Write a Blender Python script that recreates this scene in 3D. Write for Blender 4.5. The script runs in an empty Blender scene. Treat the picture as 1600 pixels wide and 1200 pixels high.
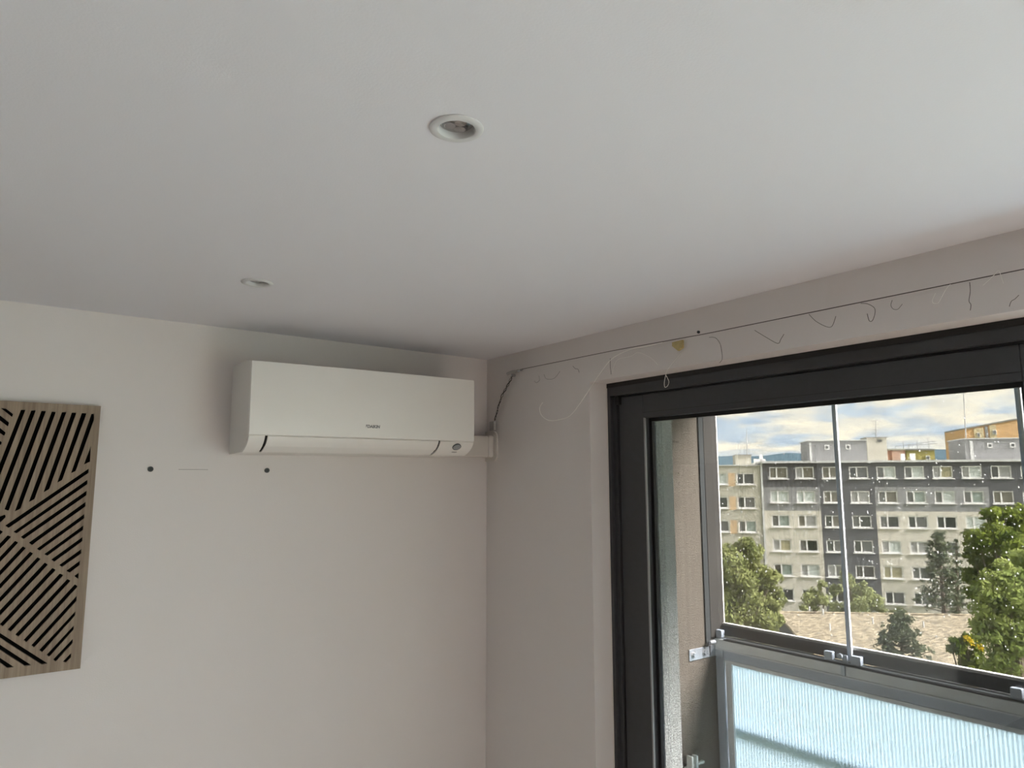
import bpy, bmesh, math, random
from mathutils import Vector, Matrix
random.seed(7)
sc = bpy.context.scene
COL = sc.collection
R = math.radians

# ------------------------------------------------------------------ camera
H = 2.5                                     # ceiling height, room corner at (0, 0)
CAM = Vector((-1.7322, -2.5195, H - 0.5333))
F = 1109.0                                  # focal length in pixels of the 1600 x 1200 frame
YAW, PITCH, ROLL = R(36.55), R(7.95), R(-0.09)
fw = Vector((math.sin(YAW) * math.cos(PITCH), math.cos(YAW) * math.cos(PITCH), math.sin(PITCH)))
rt = Vector((math.cos(YAW), -math.sin(YAW), 0))
up = rt.cross(fw)
rt, up = math.cos(ROLL) * rt + math.sin(ROLL) * up, -math.sin(ROLL) * rt + math.cos(ROLL) * up
cd = bpy.data.cameras.new('camera')
cd.sensor_width = 36; cd.lens = F * 36 / 1600; cd.clip_end = 20000; cd.clip_start = 0.02
cam = bpy.data.objects.new('camera', cd); COL.objects.link(cam)
m = Matrix((rt, up, -fw)).transposed().to_4x4(); m.translation = CAM
cam.matrix_world = m
sc.camera = cam

# ------------------------------------------------------------------ world: broken cloud over a pale sky
SKY = 2.35
w = bpy.data.worlds.new('world'); sc.world = w; w.use_nodes = True
nt = w.node_tree; nt.nodes.clear()
def N(t, **k):
    n = nt.nodes.new(t)
    for a, b in k.items(): setattr(n, a, b)
    return n
L = lambda a, b: nt.links.new(a, b)
tc = N('ShaderNodeTexCoord'); sep = N('ShaderNodeSeparateXYZ'); L(tc.outputs['Generated'], sep.inputs[0])
ad = N('ShaderNodeMath', operation='ADD'); ad.inputs[1].default_value = 0.17
mx = N('ShaderNodeMath', operation='MAXIMUM'); mx.inputs[1].default_value = 0.0
L(sep.outputs[2], mx.inputs[0]); L(mx.outputs[0], ad.inputs[0])
dx = N('ShaderNodeMath', operation='DIVIDE'); dy = N('ShaderNodeMath', operation='DIVIDE')
L(sep.outputs[0], dx.inputs[0]); L(ad.outputs[0], dx.inputs[1]); L(sep.outputs[1], dy.inputs[0]); L(ad.outputs[0], dy.inputs[1])
cb = N('ShaderNodeCombineXYZ'); L(dx.outputs[0], cb.inputs[0]); L(dy.outputs[0], cb.inputs[1])
n1 = N('ShaderNodeTexNoise'); n1.inputs['Scale'].default_value = 2.6; n1.inputs['Detail'].default_value = 7; n1.inputs['Roughness'].default_value = .55
n1.inputs['Distortion'].default_value = .4
n2 = N('ShaderNodeTexNoise'); n2.inputs['Scale'].default_value = 6.0; n2.inputs['Detail'].default_value = 6; n2.inputs['Roughness'].default_value = .6
L(cb.outputs[0], n1.inputs['Vector']); L(cb.outputs[0], n2.inputs['Vector'])
r1 = N('ShaderNodeValToRGB'); e = r1.color_ramp.elements
e[0].position = .40; e[0].color = (.74, .88, 1.0, 1); e[1].position = .56; e[1].color = (1.26, 1.19, .98, 1)
r2 = N('ShaderNodeValToRGB'); e = r2.color_ramp.elements
e[0].position = .38; e[0].color = (.80, .83, .86, 1); e[1].position = .62; e[1].color = (1.12, 1.08, 1.0, 1)
L(n1.outputs[0], r1.inputs[0]); L(n2.outputs[0], r2.inputs[0])
ml = N('ShaderNodeMixRGB', blend_type='MULTIPLY'); ml.inputs[0].default_value = 1
L(r1.outputs[0], ml.inputs[1]); L(r2.outputs[0], ml.inputs[2])
bg = N('ShaderNodeBackground'); bg.inputs[1].default_value = SKY; L(ml.outputs[0], bg.inputs[0])
wo = N('ShaderNodeOutputWorld'); L(bg.outputs[0], wo.inputs[0])

# ------------------------------------------------------------------ veiled sun and exposure
sd = bpy.data.lights.new('sun', 'SUN'); sd.energy = 30.0; sd.angle = R(25); sd.color = (1, .95, .92)
sun = bpy.data.objects.new('sun', sd); COL.objects.link(sun)
sun.rotation_euler = (-Vector((.42, -.67, .61))).to_track_quat('-Z', 'Y').to_euler()
vs = sc.view_settings
vs.view_transform = 'Standard'; vs.look = 'None'; vs.gamma = 1; vs.use_curve_mapping = False
vs.exposure = 1.06

# ------------------------------------------------------------------ pixel helpers: a pixel gives a direction, the plane gives the distance
def ray(x, y): return rt * ((x - 800) / F) - up * ((y - 600) / F) + fw
def onX(x, y, X): d = ray(x, y); return CAM + d * ((X - CAM.x) / d.x)
def onY(x, y, Y): d = ray(x, y); return CAM + d * ((Y - CAM.y) / d.y)
def onZ(x, y, Z): d = ray(x, y); return CAM + d * ((Z - CAM.z) / d.z)
def atdepth(x, y, D): return CAM + ray(x, y) * D

# ------------------------------------------------------------------ materials
def mat(name, col, rough=.6, metal=0, var=0, vscale=5, bump=0, bscale=200, spec=.5, stretch=None, detail=4):
    M = bpy.data.materials.new(name); M.use_nodes = True
    t = M.node_tree; b = t.nodes['Principled BSDF']
    b.inputs['Base Color'].default_value = (*col, 1); b.inputs['Roughness'].default_value = rough
    b.inputs['Metallic'].default_value = metal; b.inputs['Specular IOR Level'].default_value = spec
    if var or bump:
        co = t.nodes.new('ShaderNodeTexCoord'); mp = t.nodes.new('ShaderNodeMapping')
        t.links.new(co.outputs['Object'], mp.inputs[0])
        if stretch: mp.inputs['Scale'].default_value = stretch
    if var:
        n = t.nodes.new('ShaderNodeTexNoise'); n.inputs['Scale'].default_value = vscale; n.inputs['Detail'].default_value = detail
        t.links.new(mp.outputs[0], n.inputs['Vector'])
        r = t.nodes.new('ShaderNodeValToRGB'); e = r.color_ramp.elements
        e[0].position = .3; e[1].position = .7
        e[0].color = (*[c * (1 - var) for c in col], 1); e[1].color = (*[min(1, c * (1 + var)) for c in col], 1)
        t.links.new(n.outputs[0], r.inputs[0]); t.links.new(r.outputs[0], b.inputs['Base Color'])
    if bump:
        n = t.nodes.new('ShaderNodeTexNoise'); n.inputs['Scale'].default_value = bscale; n.inputs['Detail'].default_value = 3
        t.links.new(mp.outputs[0], n.inputs['Vector'])
        bp = t.nodes.new('ShaderNodeBump'); bp.inputs['Strength'].default_value = bump; bp.inputs['Distance'].default_value = .01
        t.links.new(n.outputs[0], bp.inputs['Height']); t.links.new(bp.outputs[0], b.inputs['Normal'])
    return M
def glassmat(name, tint, refl=.06, rough=0.0):
    M = bpy.data.materials.new(name); M.use_nodes = True; t = M.node_tree; t.nodes.clear()
    o = t.nodes.new('ShaderNodeOutputMaterial'); mx = t.nodes.new('ShaderNodeMixShader')
    tr = t.nodes.new('ShaderNodeBsdfTransparent'); tr.inputs[0].default_value = (*tint, 1)
    gl = t.nodes.new('ShaderNodeBsdfGlossy'); gl.inputs['Roughness'].default_value = rough
    mx.inputs[0].default_value = refl
    t.links.new(tr.outputs[0], mx.inputs[1]); t.links.new(gl.outputs[0], mx.inputs[2]); t.links.new(mx.outputs[0], o.inputs[0])
    return M
def translucent(name, col, trans=.6, diff=None):
    M = bpy.data.materials.new(name); M.use_nodes = True; t = M.node_tree; t.nodes.clear()
    o = t.nodes.new('ShaderNodeOutputMaterial'); mx = t.nodes.new('ShaderNodeMixShader')
    a = t.nodes.new('ShaderNodeBsdfDiffuse'); b = t.nodes.new('ShaderNodeBsdfTranslucent')
    a.inputs[0].default_value = (*(diff or col), 1); b.inputs[0].default_value = (*col, 1); mx.inputs[0].default_value = trans
    t.links.new(a.outputs[0], mx.inputs[1]); t.links.new(b.outputs[0], mx.inputs[2]); t.links.new(mx.outputs[0], o.inputs[0])
    return M

WALL = mat('wall paint', (.775, .732, .72), .9, bump=.05, bscale=260, spec=.2)
CEIL = mat('ceiling paint', (.795, .79, .835), .9, bump=.04, bscale=260, spec=.2)
FLOOR = mat('oak laminate', (.34, .29, .245), .45, var=.2, vscale=3, stretch=(1, 12, 1))
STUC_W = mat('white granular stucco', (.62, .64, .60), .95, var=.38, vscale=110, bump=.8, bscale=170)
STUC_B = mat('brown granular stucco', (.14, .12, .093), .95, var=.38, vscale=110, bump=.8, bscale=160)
CONC = mat('balcony concrete', (.13, .125, .12), .85, var=.15, vscale=6, bump=.2)
ANTH = mat('anthracite aluminium', (.042, .044, .050), .42, var=.06, vscale=40)
ANTH2 = mat('anthracite matt groove', (.012, .012, .014), .6)
GASK = mat('black rubber gasket', (.008, .008, .009), .55)
BEAD = mat('grey glazing spacer', (.30, .30, .30), .4, metal=.3)
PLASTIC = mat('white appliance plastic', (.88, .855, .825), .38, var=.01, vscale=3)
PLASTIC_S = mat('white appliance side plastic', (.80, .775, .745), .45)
DARK = mat('black cavity', (.006, .006, .006), .7)
GREYTXT = mat('grey print', (.24, .24, .25), .5)
LENSG = mat('grey display lens', (.32, .33, .34), .3)
TRUNK = mat('white trunking plastic', (.74, .70, .66), .5)
RING = mat('white lacquered metal ring', (.66, .66, .67), .35)
CHROME = mat('bright reflector', (.75, .75, .76), .12, metal=1)
LEDGREY = mat('lamp housing grey', (.42, .41, .40), .5)
STEEL = mat('zinc plated steel', (.62, .66, .70), .35, metal=.7)
ALU = mat('weathered aluminium', (.78, .81, .82), .5, metal=.1, var=.05, vscale=8)
ALU_B = mat('blue grey aluminium', (.47, .53, .60), .5, metal=.1, var=.05, vscale=8)
ALU_P = mat('grey wall profile', (.055, .06, .06), .85, spec=.1)
ALU_D = mat('dark anodised profile', (.055, .052, .047), .8, var=.1, vscale=5, spec=.12)
LIGHTEDGE = mat('pale sealing lip', (.78, .76, .70), .5)
SCREW = mat('dark wall plug', (.05, .055, .06), .5)
WOODB = mat('black felt backing', (.004, .004, .004), .95, spec=.1)
THREAD = mat('dark nylon thread', (.10, .085, .075), .6)
THREADW = mat('pale nylon thread', (.95, .92, .88), .5)
WIRE = mat('steel curtain wire', (.10, .085, .075), .4, metal=.4)
FOAM = mat('yellow masking tape', (.62, .50, .24), .8, var=.15, vscale=60)
CORD_D = mat('black cord', (.02, .018, .016), .6)
CORD_G = mat('grey cord', (.16, .14, .125), .6)
WHITEPL = mat('white plastic hook', (.72, .76, .72), .4)
GLASS1 = glassmat('triple glazing', (.695, .695, .70), .05)
GLASS2 = glassmat('balcony glass', (.945, .95, .95), .05)
SEAL = mat('clear plastic seal', (.62, .74, .95), .15, spec=.8)
SEALW = mat('pale plastic seal', (.80, .84, .90), .2)
POLY = translucent('opal polycarbonate', (.69, .79, .84), .92, (.7, .8, .86))
POLYR = translucent('polycarbonate web', (.72, .80, .86), .9, (.6, .7, .72))
DROP = translucent('rain drop', (.95, .96, .96), .8)

def wood_mat():
    M = bpy.data.materials.new('grey brown oak veneer'); M.use_nodes = True
    t = M.node_tree; b = t.nodes['Principled BSDF']; b.inputs['Roughness'].default_value = .55
    co = t.nodes.new('ShaderNodeTexCoord'); mp = t.nodes.new('ShaderNodeMapping'); mp.inputs['Scale'].default_value = (70, 20, 2.2)
    n = t.nodes.new('ShaderNodeTexNoise'); n.inputs['Scale'].default_value = 1.3; n.inputs['Detail'].default_value = 6; n.inputs['Roughness'].default_value = .65
    r = t.nodes.new('ShaderNodeValToRGB'); e = r.color_ramp.elements
    e[0].position = .3; e[0].color = (.195, .14, .098, 1); e[1].position = .7; e[1].color = (.36, .28, .205, 1)
    t.links.new(co.outputs['Object'], mp.inputs[0]); t.links.new(mp.outputs[0], n.inputs['Vector'])
    t.links.new(n.outputs[0], r.inputs[0]); t.links.new(r.outputs[0], b.inputs['Base Color'])
    return M
WOOD = wood_mat()

# ------------------------------------------------------------------ mesh helpers (everything is drawn in world metres)
WL = {}
def wl(o):
    return WL.get(o, Vector((0, 0, 0))) if o else Vector((0, 0, 0))
def thing(name, label, cat, loc=(0, 0, 0), group=None):
    o = bpy.data.objects.new(name, None); COL.objects.link(o); o.empty_display_size = .05
    o.location = loc; o['label'] = label; o['category'] = cat
    if group: o['group'] = group
    WL[o] = Vector(loc); return o
def tag(o, label, cat, group=None):
    o['label'] = label; o['category'] = cat
    if group: o['group'] = group
    return o
def smooth(me, ang=35):
    for p in me.polygons: p.use_smooth = True
    try: me.set_sharp_from_angle(angle=R(ang))
    except Exception: pass
def build(name, bm, mt, parent=None, origin=None, sm=False):
    base = wl(parent)
    off = base if parent else Vector(origin or (0, 0, 0))
    bmesh.ops.translate(bm, verts=bm.verts, vec=-off)
    bmesh.ops.recalc_face_normals(bm, faces=bm.faces)
    me = bpy.data.meshes.new(name); bm.to_mesh(me); bm.free()
    for q in (mt if isinstance(mt, (list, tuple)) else [mt]): me.materials.append(q)
    if sm: smooth(me)
    o = bpy.data.objects.new(name, me); COL.objects.link(o)
    if parent: o.parent = parent; WL[o] = base
    else: o.location = off; WL[o] = Vector(off)
    return o
def struct(name, bm, mt, parent=None, sm=False):
    o = build(name, bm, mt, parent, sm=sm)
    o['kind'] = 'structure'; return o
def box(bm, a, b, bev=0):
    x0, y0, z0 = [min(p, q) for p, q in zip(a, b)]; x1, y1, z1 = [max(p, q) for p, q in zip(a, b)]
    vs = [bm.verts.new(p) for p in ((x0, y0, z0), (x1, y0, z0), (x1, y1, z0), (x0, y1, z0), (x0, y0, z1), (x1, y0, z1), (x1, y1, z1), (x0, y1, z1))]
    fs = [bm.faces.new([vs[i] for i in q]) for q in ((3, 2, 1, 0), (4, 5, 6, 7), (0, 1, 5, 4), (1, 2, 6, 5), (2, 3, 7, 6), (3, 0, 4, 7))]
    if bev:
        es = list({e for f in fs for e in f.edges})
        bmesh.ops.bevel(bm, geom=es, offset=bev, segments=2, profile=.5, affect='EDGES')
    return bm
def B(a, b, bev=0): return box(bmesh.new(), a, b, bev)
def tube(bm, pts, r, n=6, cap=True):
    pts = [Vector(p) for p in pts]; rings = []
    for i, p in enumerate(pts):
        t = (pts[min(i + 1, len(pts) - 1)] - pts[max(i - 1, 0)]).normalized()
        a = t.cross(Vector((0, 0, 1)) if abs(t.z) < .95 else Vector((1, 0, 0))).normalized(); b = t.cross(a)
        rr = r[i] if isinstance(r, (list, tuple)) else r
        rings.append([bm.verts.new(p + (a * math.cos(k * 2 * math.pi / n) + b * math.sin(k * 2 * math.pi / n)) * rr) for k in range(n)])
    for q, s in zip(rings, rings[1:]):
        for k in range(n): bm.faces.new((q[k], q[(k + 1) % n], s[(k + 1) % n], s[k]))
    if cap: bm.faces.new(rings[0][::-1]); bm.faces.new(rings[-1])
    return bm
def spline(pts, k=6):
    P = [Vector(p) for p in pts]; out = []
    for i in range(len(P) - 1):
        p0, p1, p2, p3 = P[max(i - 1, 0)], P[i], P[i + 1], P[min(i + 2, len(P) - 1)]
        for j in range(k):
            t = j / k
            out.append(.5 * ((2 * p1) + (p2 - p0) * t + (2 * p0 - 5 * p1 + 4 * p2 - p3) * t * t + (3 * p1 - p0 - 3 * p2 + p3) * t ** 3))
    return out + [P[-1]]
def lathe(bm, prof, c, n=40, axis='z', closed=False):
    rings = []
    for r, h in prof:
        ring = []
        for k in range(n):
            a = 2 * math.pi * k / n; u, v = r * math.cos(a), r * math.sin(a)
            q = {'z': (u, v, h), 'y': (u, h, v), 'x': (h, u, v)}[axis]
            ring.append(bm.verts.new(Vector(c) + Vector(q)))
        rings.append(ring)
    pr = list(zip(rings, rings[1:])) + ([(rings[-1], rings[0])] if closed else [])
    for q, s in pr:
        for k in range(n): bm.faces.new((q[k], q[(k + 1) % n], s[(k + 1) % n], s[k]))
    return rings
def disc_lathe(bm, prof, c, n=32, axis='z'):
    rg = lathe(bm, prof, c, n, axis); bm.faces.new(rg[0]); bm.faces.new(rg[-1][::-1]); return bm
def prism_x(bm, prof, x0, x1, segs=1, bulge=None):
    # prof is a closed list of (depth, z); depth runs to -y from the wall y = 0
    cols = []
    for i in range(segs + 1):
        t = i / segs; x = x0 + (x1 - x0) * t; bl = bulge(x) if bulge else 0
        cols.append([bm.verts.new((x, -d - (bl if d > .12 else 0), z)) for d, z in prof])
    n = len(prof)
    for a, b in zip(cols, cols[1:]):
        for k in range(n): bm.faces.new((a[k], a[(k + 1) % n], b[(k + 1) % n], b[k]))
    bm.faces.new(cols[0][::-1]); bm.faces.new(cols[-1]); return bm
def fillmesh(splines, thick):
    # plate with holes: planar closed outlines filled even-odd, in XY, thickness along Z
    cu = bpy.data.curves.new('tmp', 'CURVE'); cu.dimensions = '2D'; cu.fill_mode = 'BOTH'; cu.extrude = thick / 2
    for pts in splines:
        s = cu.splines.new('POLY'); s.points.add(len(pts) - 1)
        for q, p in zip(s.points, pts): q.co = (p[0], p[1], 0, 1)
        s.use_cyclic_u = True
    ob = bpy.data.objects.new('tmp', cu); COL.objects.link(ob)
    dg = bpy.context.evaluated_depsgraph_get(); me = bpy.data.meshes.new_from_object(ob.evaluated_get(dg))
    bm = bmesh.new(); bm.from_mesh(me)
    bpy.data.objects.remove(ob); bpy.data.curves.remove(cu); bpy.data.meshes.remove(me)
    for f in bm.faces: f.material_index = 0
    return bm

# ================================================================== ROOM
RX, RY = -5.6, -7.4                       # far ends of the room behind the camera
WY0, WY1, WZ = -0.652, -6.9, H - .173     # door opening in the window wall; unseen right part stretched to add daylight
LAMPS = [onZ(713.5, 200, H), onZ(402, 441, H)]
circ = lambda c, r, n=40: [(c.x + r * math.cos(2 * math.pi * k / n), c.y + r * math.sin(2 * math.pi * k / n)) for k in range(n)]
bm = fillmesh([[(RX, RY), (.0, RY), (.0, 0), (RX, 0)]] + [circ(c, .031) for c in LAMPS], .012)
bmesh.ops.translate(bm, verts=bm.verts, vec=(0, 0, H + .006)); struct('ceiling', bm, CEIL)
struct('floor', B((RX - .2, RY - .2, -.12), (.2, .2, 0)), FLOOR)
bm = B((RX - .2, 0, 0), (.2, .2, H + .3)); struct('wall_left', bm, WALL)
struct('wall_rear', B((RX - .2, RY - .2, 0), (.2, RY, H + .3)), WALL)
struct('wall_back', B((RX - .2, RY, 0), (RX, 0, H + .3)), WALL)
bm = bmesh.new()
box(bm, (0, WY0, 0), (.2, 0, H + .3)); box(bm, (0, WY1, WZ), (.2, WY0, H + .3)); box(bm, (0, RY, 0), (.2, WY1, H + .3))
struct('wall_right', bm, WALL)
bm = bmesh.new()
FX = .42
box(bm, (.2, WY0 - .012, -.3), (FX, .2, H + .5)); box(bm, (.2, WY1, WZ + .01), (FX, WY0 - .012, H + .5)); box(bm, (.2, RY - .2, -.3), (FX, WY1, H + .5))
struct('wall_outside', bm, STUC_W)
struct('trim_1', B((.283, WY0 - .022, 0), (.300, WY0 - .012, WZ + .01)), BEAD)
struct('floor_balcony', B((.2, RY - .2, -.3), (1.62, .2, -.02)), CONC)
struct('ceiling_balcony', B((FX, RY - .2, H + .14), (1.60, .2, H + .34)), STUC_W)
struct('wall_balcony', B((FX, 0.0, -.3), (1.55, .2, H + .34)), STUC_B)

# ================================================================== SLIDING DOOR (outer frame, fixed leaf, sliding leaf pushed in front of it)
dr = thing('door_1', 'dark anthracite door frame set in the white wall opening', 'door', (.18, (WY0 + WY1) / 2, 0)); dr['kind'] = 'structure'
f0 = .085
def frame_bars(bm, x0, x1, y0, y1, z0, z1, wl_, wr_, wt, wb, bev=.002):
    box(bm, (x0, y0, z0), (x1, y0 - wl_, z1), bev); box(bm, (x0, y1 + wr_, z0), (x1, y1, z1), bev)
    box(bm, (x0, y0 - wl_, z1 - wt), (x1, y1 + wr_, z1), bev); box(bm, (x0, y0 - wl_, z0), (x1, y1 + wr_, z0 + wb), bev)
y0, y1, z1 = WY0, WY1, WZ
build('jamb', B((f0, y0, 0), (.285, y0 - .016, z1), .001), ANTH, dr)
build('jamb_step', B((f0 + .012, y0 - .016, 0), (.285, y0 - .036, z1 - .05), .001), ANTH, dr)
build('jamb', B((f0, y1 + .036, 0), (.285, y1, z1), .001), ANTH, dr)
hd = build('head', B((f0, y0 - .016, z1 - .048), (.285, y1 + .036, z1), .001), ANTH, dr)
build('head_strip', B((f0 - .003, y0 - .002, z1 - .017), (f0, y1 + .036, z1 - .0005)), ANTH2, hd)
build('track_groove', B((f0 + .02, y0 - .036, z1 - .053), (.28, y1 + .036, z1 - .048)), GASK, hd)
build('stop_block', B((f0 + .006, y0 - .034, z1 - .080), (f0 + .03, y0 - .053, z1 - .053), .001), GASK, dr)
build('threshold', B((f0, y0 - .016, 0), (.285, y1 + .036, .03), .001), ANTH, dr)
build('sealant', B((f0 - .004, y0 + .003, 0), (f0 + .002, y0 - .002, z1)), TRUNK, dr)

def leaf(name, label, x0, x1, ya, yb, za, zb, wl_, wr_, wt, wb, gx, beads):
    t = thing(name, label, 'door leaf', ((x0 + x1) / 2, (ya + yb) / 2, za), 'leaves of the sliding door')
    build('stile', B((x0, ya, za), (x1, ya - wl_, zb), .002), ANTH, t)
    build('stile', B((x0, yb + wr_, za), (x1, yb, zb), .002), ANTH, t)
    tr = build('top_rail', B((x0, ya - wl_, zb - wt), (x1, yb + wr_, zb), .002), ANTH, t)
    build('groove_line', B((x0 - .0006, ya - wl_, zb - wt + .018), (x0 + .001, yb + wr_, zb - wt + .0192)), GASK, tr)
    build('bottom_rail', B((x0, ya - wl_, za), (x1, yb + wr_, za + wb), .002), ANTH, t)
    ga, gb, gt, gl_ = ya - wl_, yb + wr_, zb - wt, za + wb
    bm = bmesh.new(); g = .012
    frame_bars(bm, gx - .016, gx - .004, ga, gb, gl_, gt, g, g, g, g, 0)
    build('gasket', bm, GASK, t)
    if beads: build('bead', B((x0 - .001, ga - .0005, gl_), (x0 + .006, ga - .006, gt)), BEAD, t)
    gm = B((gx - .002, ga + .004, gl_ - .004), (gx + .002, gb - .004, gt + .004)); build('glass_pane', gm, GLASS1, t)
    return t
leaf('sliding_leaf', 'dark anthracite sliding glass leaf nearest the room, left half of doorway', .105, .165, y0 - .040, -2.06, .012, z1 - .0535, .118, .118, .082, .12, .150, True)
leaf('fixed_leaf', 'fixed dark glass leaf on the outer track behind the sliding leaf', .195, .262, y0 - .017, -2.04, .03, z1 - .054, .057, .125, .070, .12, .232, False)

# ================================================================== AIR CONDITIONER
AX0, AX1 = -1.0625, -.2145
ac = thing('air_conditioner', 'white wall mounted split air conditioner in the corner below the ceiling', 'air conditioner', (AX0, 0, H - .436))
Zb = H - .436
bul = lambda x: .012 * (1 - ((x - (AX0 + AX1) / 2) / ((AX1 - AX0) / 2)) ** 2)
rel = lambda pr: [(d, Zb + z) for d, z in pr]
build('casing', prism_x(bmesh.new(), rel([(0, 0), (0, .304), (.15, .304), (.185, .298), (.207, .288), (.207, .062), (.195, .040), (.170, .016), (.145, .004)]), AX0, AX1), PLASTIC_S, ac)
fp = build('front_panel', prism_x(bmesh.new(), rel([(.190, .2985), (.222, .2935), (.2245, .285), (.2245, .068), (.223, .057), (.216, .0545), (.208, .058), (.208, .288)]), AX0 - .0015, AX1 + .0015, 24, bul), PLASTIC, ac, sm=True)
low = [(.2215, .0525), (.217, .043), (.209, .0325), (.196, .0215), (.179, .0115), (.160, .004), (.150, .002)]
def shell(a, b, th=.008):
    o = [p for p in low[a:b]]; i_ = [(d - th * .8, z + th * .75) for d, z in o]; return rel(o + i_[::-1])
SL, SR = -1.0085, -.3665
build('end_cap', prism_x(bmesh.new(), shell(0, 7), AX0 - .001, SL - .0045, 2), PLASTIC, ac, sm=True)
ec = build('end_cap', prism_x(bmesh.new(), shell(0, 7), SR + .0045, AX1 + .001, 2), PLASTIC, ac, sm=True)
build('air_flap', prism_x(bmesh.new(), shell(0, 4), SL + .0045, SR - .0045, 20, lambda x: bul(x) * .35), PLASTIC, ac, sm=True)
build('air_flap', prism_x(bmesh.new(), [(d - .0008, z + .0012) for d, z in shell(3, 7)], SL + .0045, SR - .0045, 20, lambda x: bul(x) * .35), PLASTIC, ac, sm=True)
cav = [(d - .004, z + .0035) for d, z in low]
for s in (SL, SR):
    o = rel(cav + [(d - .006, z + .006) for d, z in cav[::-1]])
    build('gap', prism_x(bmesh.new(), o, s - .008, s + .008), DARK, ac)
# status lens on the right end cap, lying on the curved face
pc = onY(712, 700.5, -.203); nv = Vector((0, -.72, -.69)).normalized(); ta = Vector((1, 0, 0)); tb = nv.cross(ta)
def ell(bm, c, ra, rb, h, n=28):
    a = [bm.verts.new(c + ta * ra * math.cos(2 * math.pi * k / n) + tb * rb * math.sin(2 * math.pi * k / n)) for k in range(n)]
    b = [bm.verts.new(v.co + nv * h) for v in a]
    for k in range(n): bm.faces.new((a[k], a[(k + 1) % n], b[(k + 1) % n], b[k]))
    bm.faces.new(a[::-1]); bm.faces.new(b); return bm
c0 = Vector((pc.x, -.2105, Zb + .034)) - nv * .004
ln = build('status_lens', ell(bmesh.new(), c0, .0185, .0145, .0062), SCREW, ac); build('lens_face', ell(bmesh.new(), c0, .0165, .0125, .007), LENSG, ln)
c1 = Vector((pc.x + .004, -.186, Zb + .0155)) - nv * .003
build('sensor_mark', ell(bmesh.new(), c1, .012, .0035, .0036), LEDGREY, ec)
def textmesh(s, size):
    cu = bpy.data.curves.new('t', 'FONT'); cu.body = s; cu.size = size; cu.extrude = .0004; cu.align_x = 'CENTER'; cu.shear = .12; cu.offset = .0006
    ob = bpy.data.objects.new('t', cu); COL.objects.link(ob)
    me = bpy.data.meshes.new_from_object(ob.evaluated_get(bpy.context.evaluated_depsgraph_get()))
    bm = bmesh.new(); bm.from_mesh(me); bpy.data.objects.remove(ob); bpy.data.curves.remove(cu); bpy.data.meshes.remove(me)
    for f in bm.faces: f.material_index = 0
    return bm
bm = textmesh('DAIKIN', .0142)
bmesh.ops.rotate(bm, verts=bm.verts, matrix=Matrix.Rotation(R(90), 3, 'X'))
tp = onY(584, 667.5, -.2365)
bmesh.ops.translate(bm, verts=bm.verts, vec=(tp.x, -.2248 - bul(tp.x), tp.z - .006)); build('maker_lettering', bm, GREYTXT, fp)
bm = bmesh.new(); q = Vector((tp.x - .0285, -.2252 - bul(tp.x), tp.z - .006))
v = [bm.verts.new(q + Vector(o)) for o in ((0, 0, .0105), (.0055, 0, .0105), (.0, 0, 0))] + [bm.verts.new(q + Vector(o)) for o in ((0, .002, .0105), (.0055, .002, .0105), (.0, .002, 0))]
for i in ((0, 1, 2), (5, 4, 3), (0, 3, 4, 1), (1, 4, 5, 2), (2, 5, 3, 0)): bm.faces.new([v[k] for k in i])
build('maker_triangle', bm, GREYTXT, fp)
ac.rotation_euler = (0, R(-.45), 0)

# ------------------------------------------------------------------ pipe trunking between the unit and the window wall
tk = thing('pipe_trunking', 'white plastic pipe trunking between the air conditioner and window wall', 'trunking', (-.1, 0, H - .42))
tz0, tz1 = H - .424, H - .336
build('duct_cover', B((AX1 + .003, -.001, tz0), (-.030, -.062, tz1), .008), TRUNK, tk, sm=True)
build('end_sleeve', B((-.034, -.001, tz0 - .002), (-.006, -.066, tz1 + .002), .009), TRUNK, tk, sm=True)
pts = []; yy0, yy1, zz0, zz1, rr = -.001, -.085, tz0 - .018, tz1 + .020, .028
outl = [(yy0, zz0)] + [(yy1 + rr - rr * math.sin(a), zz0 + rr - rr * math.cos(a)) for a in [math.pi / 2 * k / 6 for k in range(7)]] + \
       [(yy1 + rr - rr * math.cos(a), zz1 - rr + rr * math.sin(a)) for a in [math.pi / 2 * k / 6 for k in range(7)]] + [(yy0, zz1)]
bm = bmesh.new(); A = [bm.verts.new((-.0005, y, z)) for y, z in outl]; Bv = [bm.verts.new((-.008, y, z)) for y, z in outl]; n = len(outl)
for k in range(n): bm.faces.new((A[k], A[(k + 1) % n], Bv[(k + 1) % n], Bv[k]))
bm.faces.new(A); bm.faces.new(Bv[::-1]); build('wall_flange', bm, TRUNK, tk)

# ================================================================== CURTAIN WIRE, CORD AND LOOSE THREADS
WX = -.014
wp = lambda x, y, X=WX: onX(x, y, X)
cw = thing('curtain_wire', 'thin dark curtain wire stretched along the window wall above the door', 'wire', wp(806, 583))
a, b = wp(812, 577.5), wp(1600, 420.5); dirw = (b - a).normalized()
build('wire', tube(bmesh.new(), [a, wp(960, 547.5), wp(1100, 522), b, b + dirw * 1.35], .0012, 6), WIRE, cw, sm=True)
hb = bmesh.new(); tube(hb, [wp(793, 584), wp(800, 581), wp(810, 579.5)], .0065, 8); tube(hb, [wp(810, 579.5), wp(816, 578)], .0035, 8)
build('tensioner', hb, LEDGREY, cw, sm=True)
build('tension_screw', tube(bmesh.new(), [wp(809.5, 580.3, WX - .004), wp(812.5, 579.3, WX - .004)], .003, 8), STEEL, cw)
p = wp(800, 586); build('wall_stud', tube(bmesh.new(), [p, Vector((0.0, p.y, p.z))], .006, 10), LEDGREY, cw, sm=True)

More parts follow.
